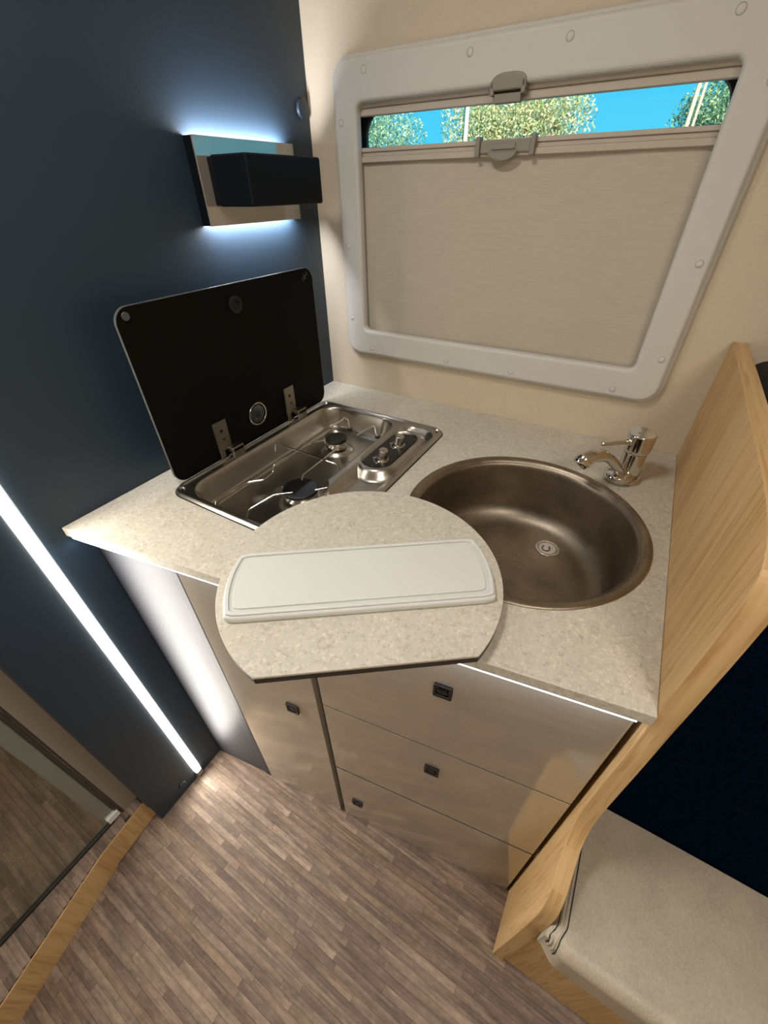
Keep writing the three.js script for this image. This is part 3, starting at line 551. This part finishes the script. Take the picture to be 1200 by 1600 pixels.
{
  const t = thing('seat_cushion', 'beige leather seat cushion with stitched seams on the oak bench', 'cushion', [1.3, 0.399, 0.62]);
  const R = 0.020, TOP = 0.476, Z0 = 0.5135, X1 = 1.95; // rounded shoulders, lobe at the front left
  const xL = z => 0.8805 - 0.0065 * sstep(0.700, 0.724, z), zF = d => 0.7385 - 0.016 * (1 - sstep(0, 0.030, d));
  const steps = (max, n) => { const q = [-1, 0]; for (let i = 1; i <= 9; i++) q.push(R * (1 - Math.cos(i / 9 * Math.PI / 2))); for (let i = 1; i <= n; i++) q.push(R + (max - R) * Math.pow(i / n, 1.4)); return q; };
  const dx = steps(X1 - 0.8805, 70), dz = steps(0.2250, 40), pos = [], idx = [];
  for (const a of dz) for (const b of dx) {
    const fz = Math.max(a, 0), fx = Math.max(b, 0), z = Z0 + (zF(fx) - Z0) * (1 - fz / 0.2250), x = xL(z) + fx;
    const ul = clamp(1 - fx / R), uf = clamp(1 - fz / R), soft = 0.005 * sstep(0, 0.10, fx) * sstep(0, 0.10, fz) + 0.0012 * (fbm(x * 3 % 1, z * 3 % 1, 9, 9, 2, 7) - 0.5);
    const yTop = TOP - R + R * Math.sqrt(Math.max(0, 1 - ul * ul - uf * uf)) + soft * (1 - Math.max(ul, uf));
    pos.push(x, a < 0 || b < 0 ? 0.3995 : yTop, z);
  }
  const nx = dx.length; for (let j = 0; j < dz.length - 1; j++) for (let i = 0; i < nx - 1; i++) { const a = j * nx + i, c = a + nx; idx.push(a, a + 1, c, a + 1, c + 1, c); }
  const cg = new THREE.BufferGeometry(); cg.setAttribute('position', new THREE.Float32BufferAttribute(pos, 3)); cg.setIndex(idx); cg.computeVertexNormals();
  part('cushion_top', cg, M.leather, t);
  part('cushion_core', box(0.8830, X1, 0.3992, 0.4400, Z0 + 0.0005, 0.7150), M.leather, t);
  const yAt = d => TOP - (d >= R ? 0 : R - Math.sqrt(Math.max(0, R * R - (R - d) * (R - d))));
  const surf = (fx, fz) => { const z = Z0 + (zF(fx) - Z0) * (1 - fz / 0.2250), ul = clamp(1 - fx / R), uf = clamp(1 - fz / R); return V3(xL(z) + fx, TOP - R + R * Math.sqrt(Math.max(0, 1 - ul * ul - uf * uf)), z); };
  const line = (d, lift) => { const q = []; for (let i = 0; i <= 40; i++) { const p = surf(d, 0.222 * (1 - i / 40)); p.y += lift; q.push(p); } const e = q[40]; q.push(V3(e.x, e.y - 0.02, e.z + lift)); return new THREE.CatmullRomCurve3(q, false, 'centripetal'); };
  part('piping', merge([0.0095, 0.0140].map(d => new THREE.TubeGeometry(line(d, -0.0006), 120, 0.0018, 8))), M.leather, t);
  const st = [];
  for (const d of [0.0060, 0.0175]) { const cv = line(d, 0.0003), n = 66; for (let i = 0; i < n; i++) { const p = cv.getPointAt(i / n), q = cv.getPointAt((i + 0.85) / n); st.push(wire([[p.x, p.y, p.z], [q.x, q.y, q.z]], 0.0009, 0.002, 5)); } }
  for (let i = 0; i < 70; i++) { const x = 0.895 + i * 0.0062, y = yAt(0.008) + 0.0005; st.push(wire([[x, y, 0.5215], [x + 0.0044, y, 0.5215]], 0.0006, 0.002, 5)); }
  const sm = part('stitching', merge(st), M.thread, t); sm.userData.kind = 'stuff';
}
{
  const g = extr(rrShape(0.8815, 1.95, -0.07, 0.545, 0.03), 0.10, 0.022, 5).rotateX(-0.165).translate(0, 0.476, 0.4070);
  single('backrest', 'dark navy woven backrest standing behind the beige seat cushion', 'backrest', g, M.navy, [1.4, 0.476, 0.46]);
}
{
  const t = thing('seat_back', 'grey seat shell with black headrest behind the oak partition', 'seat', [1.1, 0.4, 0.1]);  // upright back of a seat with its headrest
  part('shell', box(0.8815, 1.45, 0.42, 1.045, 0.03, 0.17, 0.04), M.greyShell, t);
  part('headrest', new RoundedBoxGeometry(0.36, 0.10, 0.12, 6, 0.030).translate(1.0615, 1.079, 0.10), M.headrest, t, 'black rounded headrest');
}

// ---------------------------------------------------------------- shower: raised floor, glass door
{
  const t = struct('floor'); t.name = 'floor_bathroom';
  const lower = poly([[-0.8, 0.926], [-0.024, 0.926], [-0.0125, 1.043], [0.0185, 1.17], [0.049, 1.30], [0.10, 1.50], [0.10, 2.2], [-0.8, 2.2]]);
  part('step_core', slab(lower, 0.0005, 0.088), M.carcass, t);
  const F = z => z < 1.046 ? -0.0245 + (z - 0.9265) * 0.1004 : -0.0130 + (z - 1.046) * 0.24;
  planks(t, -0.8, z => F(z) - 0.0004, 0.932, 1.50, 0.096, (x, z) => x > -0.62 && z < 1.34);
  const board = (a, b, y0, y1, th) => { const n = V3(b[1] - a[1], 0, -(b[0] - a[0])).normalize(); return slab(poly([[a[0], a[1]], [b[0], b[1]], [b[0] + n.x * th, b[1] + n.z * th], [a[0] + n.x * th, a[1] + n.z * th]].map(p => p)), y0, y1, 0.0006, 1); };
  part('riser_board', merge([board([-0.0245, 0.9265], [-0.0125, 1.046], 0.006, 0.0975, 0.0028), board([-0.0130, 1.046], [0.058, 1.342], 0.0, 0.0975, 0.0032), board([0.058, 1.342], [0.11, 1.56], 0.0, 0.0975, 0.0032)]), M.oak, t, 'oak riser board');
  part('finger_notch', new THREE.CylinderGeometry(0.016, 0.016, 0.0025, 28, 1, false, 0, Math.PI).rotateZ(Math.PI / 2).rotateX(-Math.PI / 2).rotateY(0.235).translate(0.0096, 0.004, 1.127), M.oak, t);
}
{
  const d = struct('door_1');
  part('door_jamb', box(-0.075, -0.0470, 0.0965, CEILING, 0.9275, 0.9640, 0.002), M.jamb, d);
  part('jamb_line', box(-0.0475, -0.0450, 0.0965, CEILING, 0.9254, 0.9285), M.black, d);
  part('glass_edge_trim', merge([box(-0.058, -0.048, 0.0965, CEILING, 0.9645, 0.9680), box(-0.066, -0.050, 0.0965, CEILING, 0.9700, 0.9760)]), M.darkTrim, d);
  part('pane', box(-0.0540, -0.0505, 0.1030, 1.90, 0.9765, 1.90), M.tinted, d);
  part('bottom_seal', box(-0.0565, -0.0460, 0.0965, 0.1045, 0.9900, 1.90, 0.002), M.rubber, d);
  part('door_clip', box(-0.0580, -0.0450, 0.1045, 0.1270, 0.9705, 0.9990, 0.002), S({ color: 0xdfe4e0, roughness: 0.3 }), d);
  part('grey_band', box(-0.078, -0.0565, 0.0965, CEILING, 0.9770, 1.0050, 0.003), S({ color: 0xa9adb2, roughness: 0.5 }), d);  // grey upright band just behind the glass
}
struct('trim_1', box(-0.0450, 0.0006, 0.0975, CEILING, 0.9256, 0.9285), M.darkTrim);

// ---------------------------------------------------------------- ceiling lamps, all out of view; the bench one is added fill
UNSEEN_CEILING_LAMPS.forEach(([x, z, s, power, color], i) => {
  const t = thing('unseen_ceiling_lamp', ['unseen small ceiling lamp lighting the kitchen from over the hob', 'large added fill lamp out of view over the bench side of the room', 'unseen small ceiling lamp lighting the shower room floor'][i], 'ceiling lamp', [x, CEILING, z]);
  part('lamp_frame', box(x - s / 2 - 0.012, x + s / 2 + 0.012, CEILING - 0.012, CEILING - 0.0002, z - s / 2 - 0.012, z + s / 2 + 0.012, 0.004), M.white, t);
  part('lamp_diffuser', box(x - s / 2, x + s / 2, CEILING - 0.0150, CEILING - 0.012, z - s / 2, z + s / 2, 0.0012), M.lampGlow, t);
  const l = new THREE.RectAreaLight(color, power, s, s); l.position.set(x, CEILING - 0.017, z); l.rotation.x = -Math.PI / 2; scene.add(l);
});

scene.traverse(o => { delete o.userData.base; });
renderer.render(scene, camera);
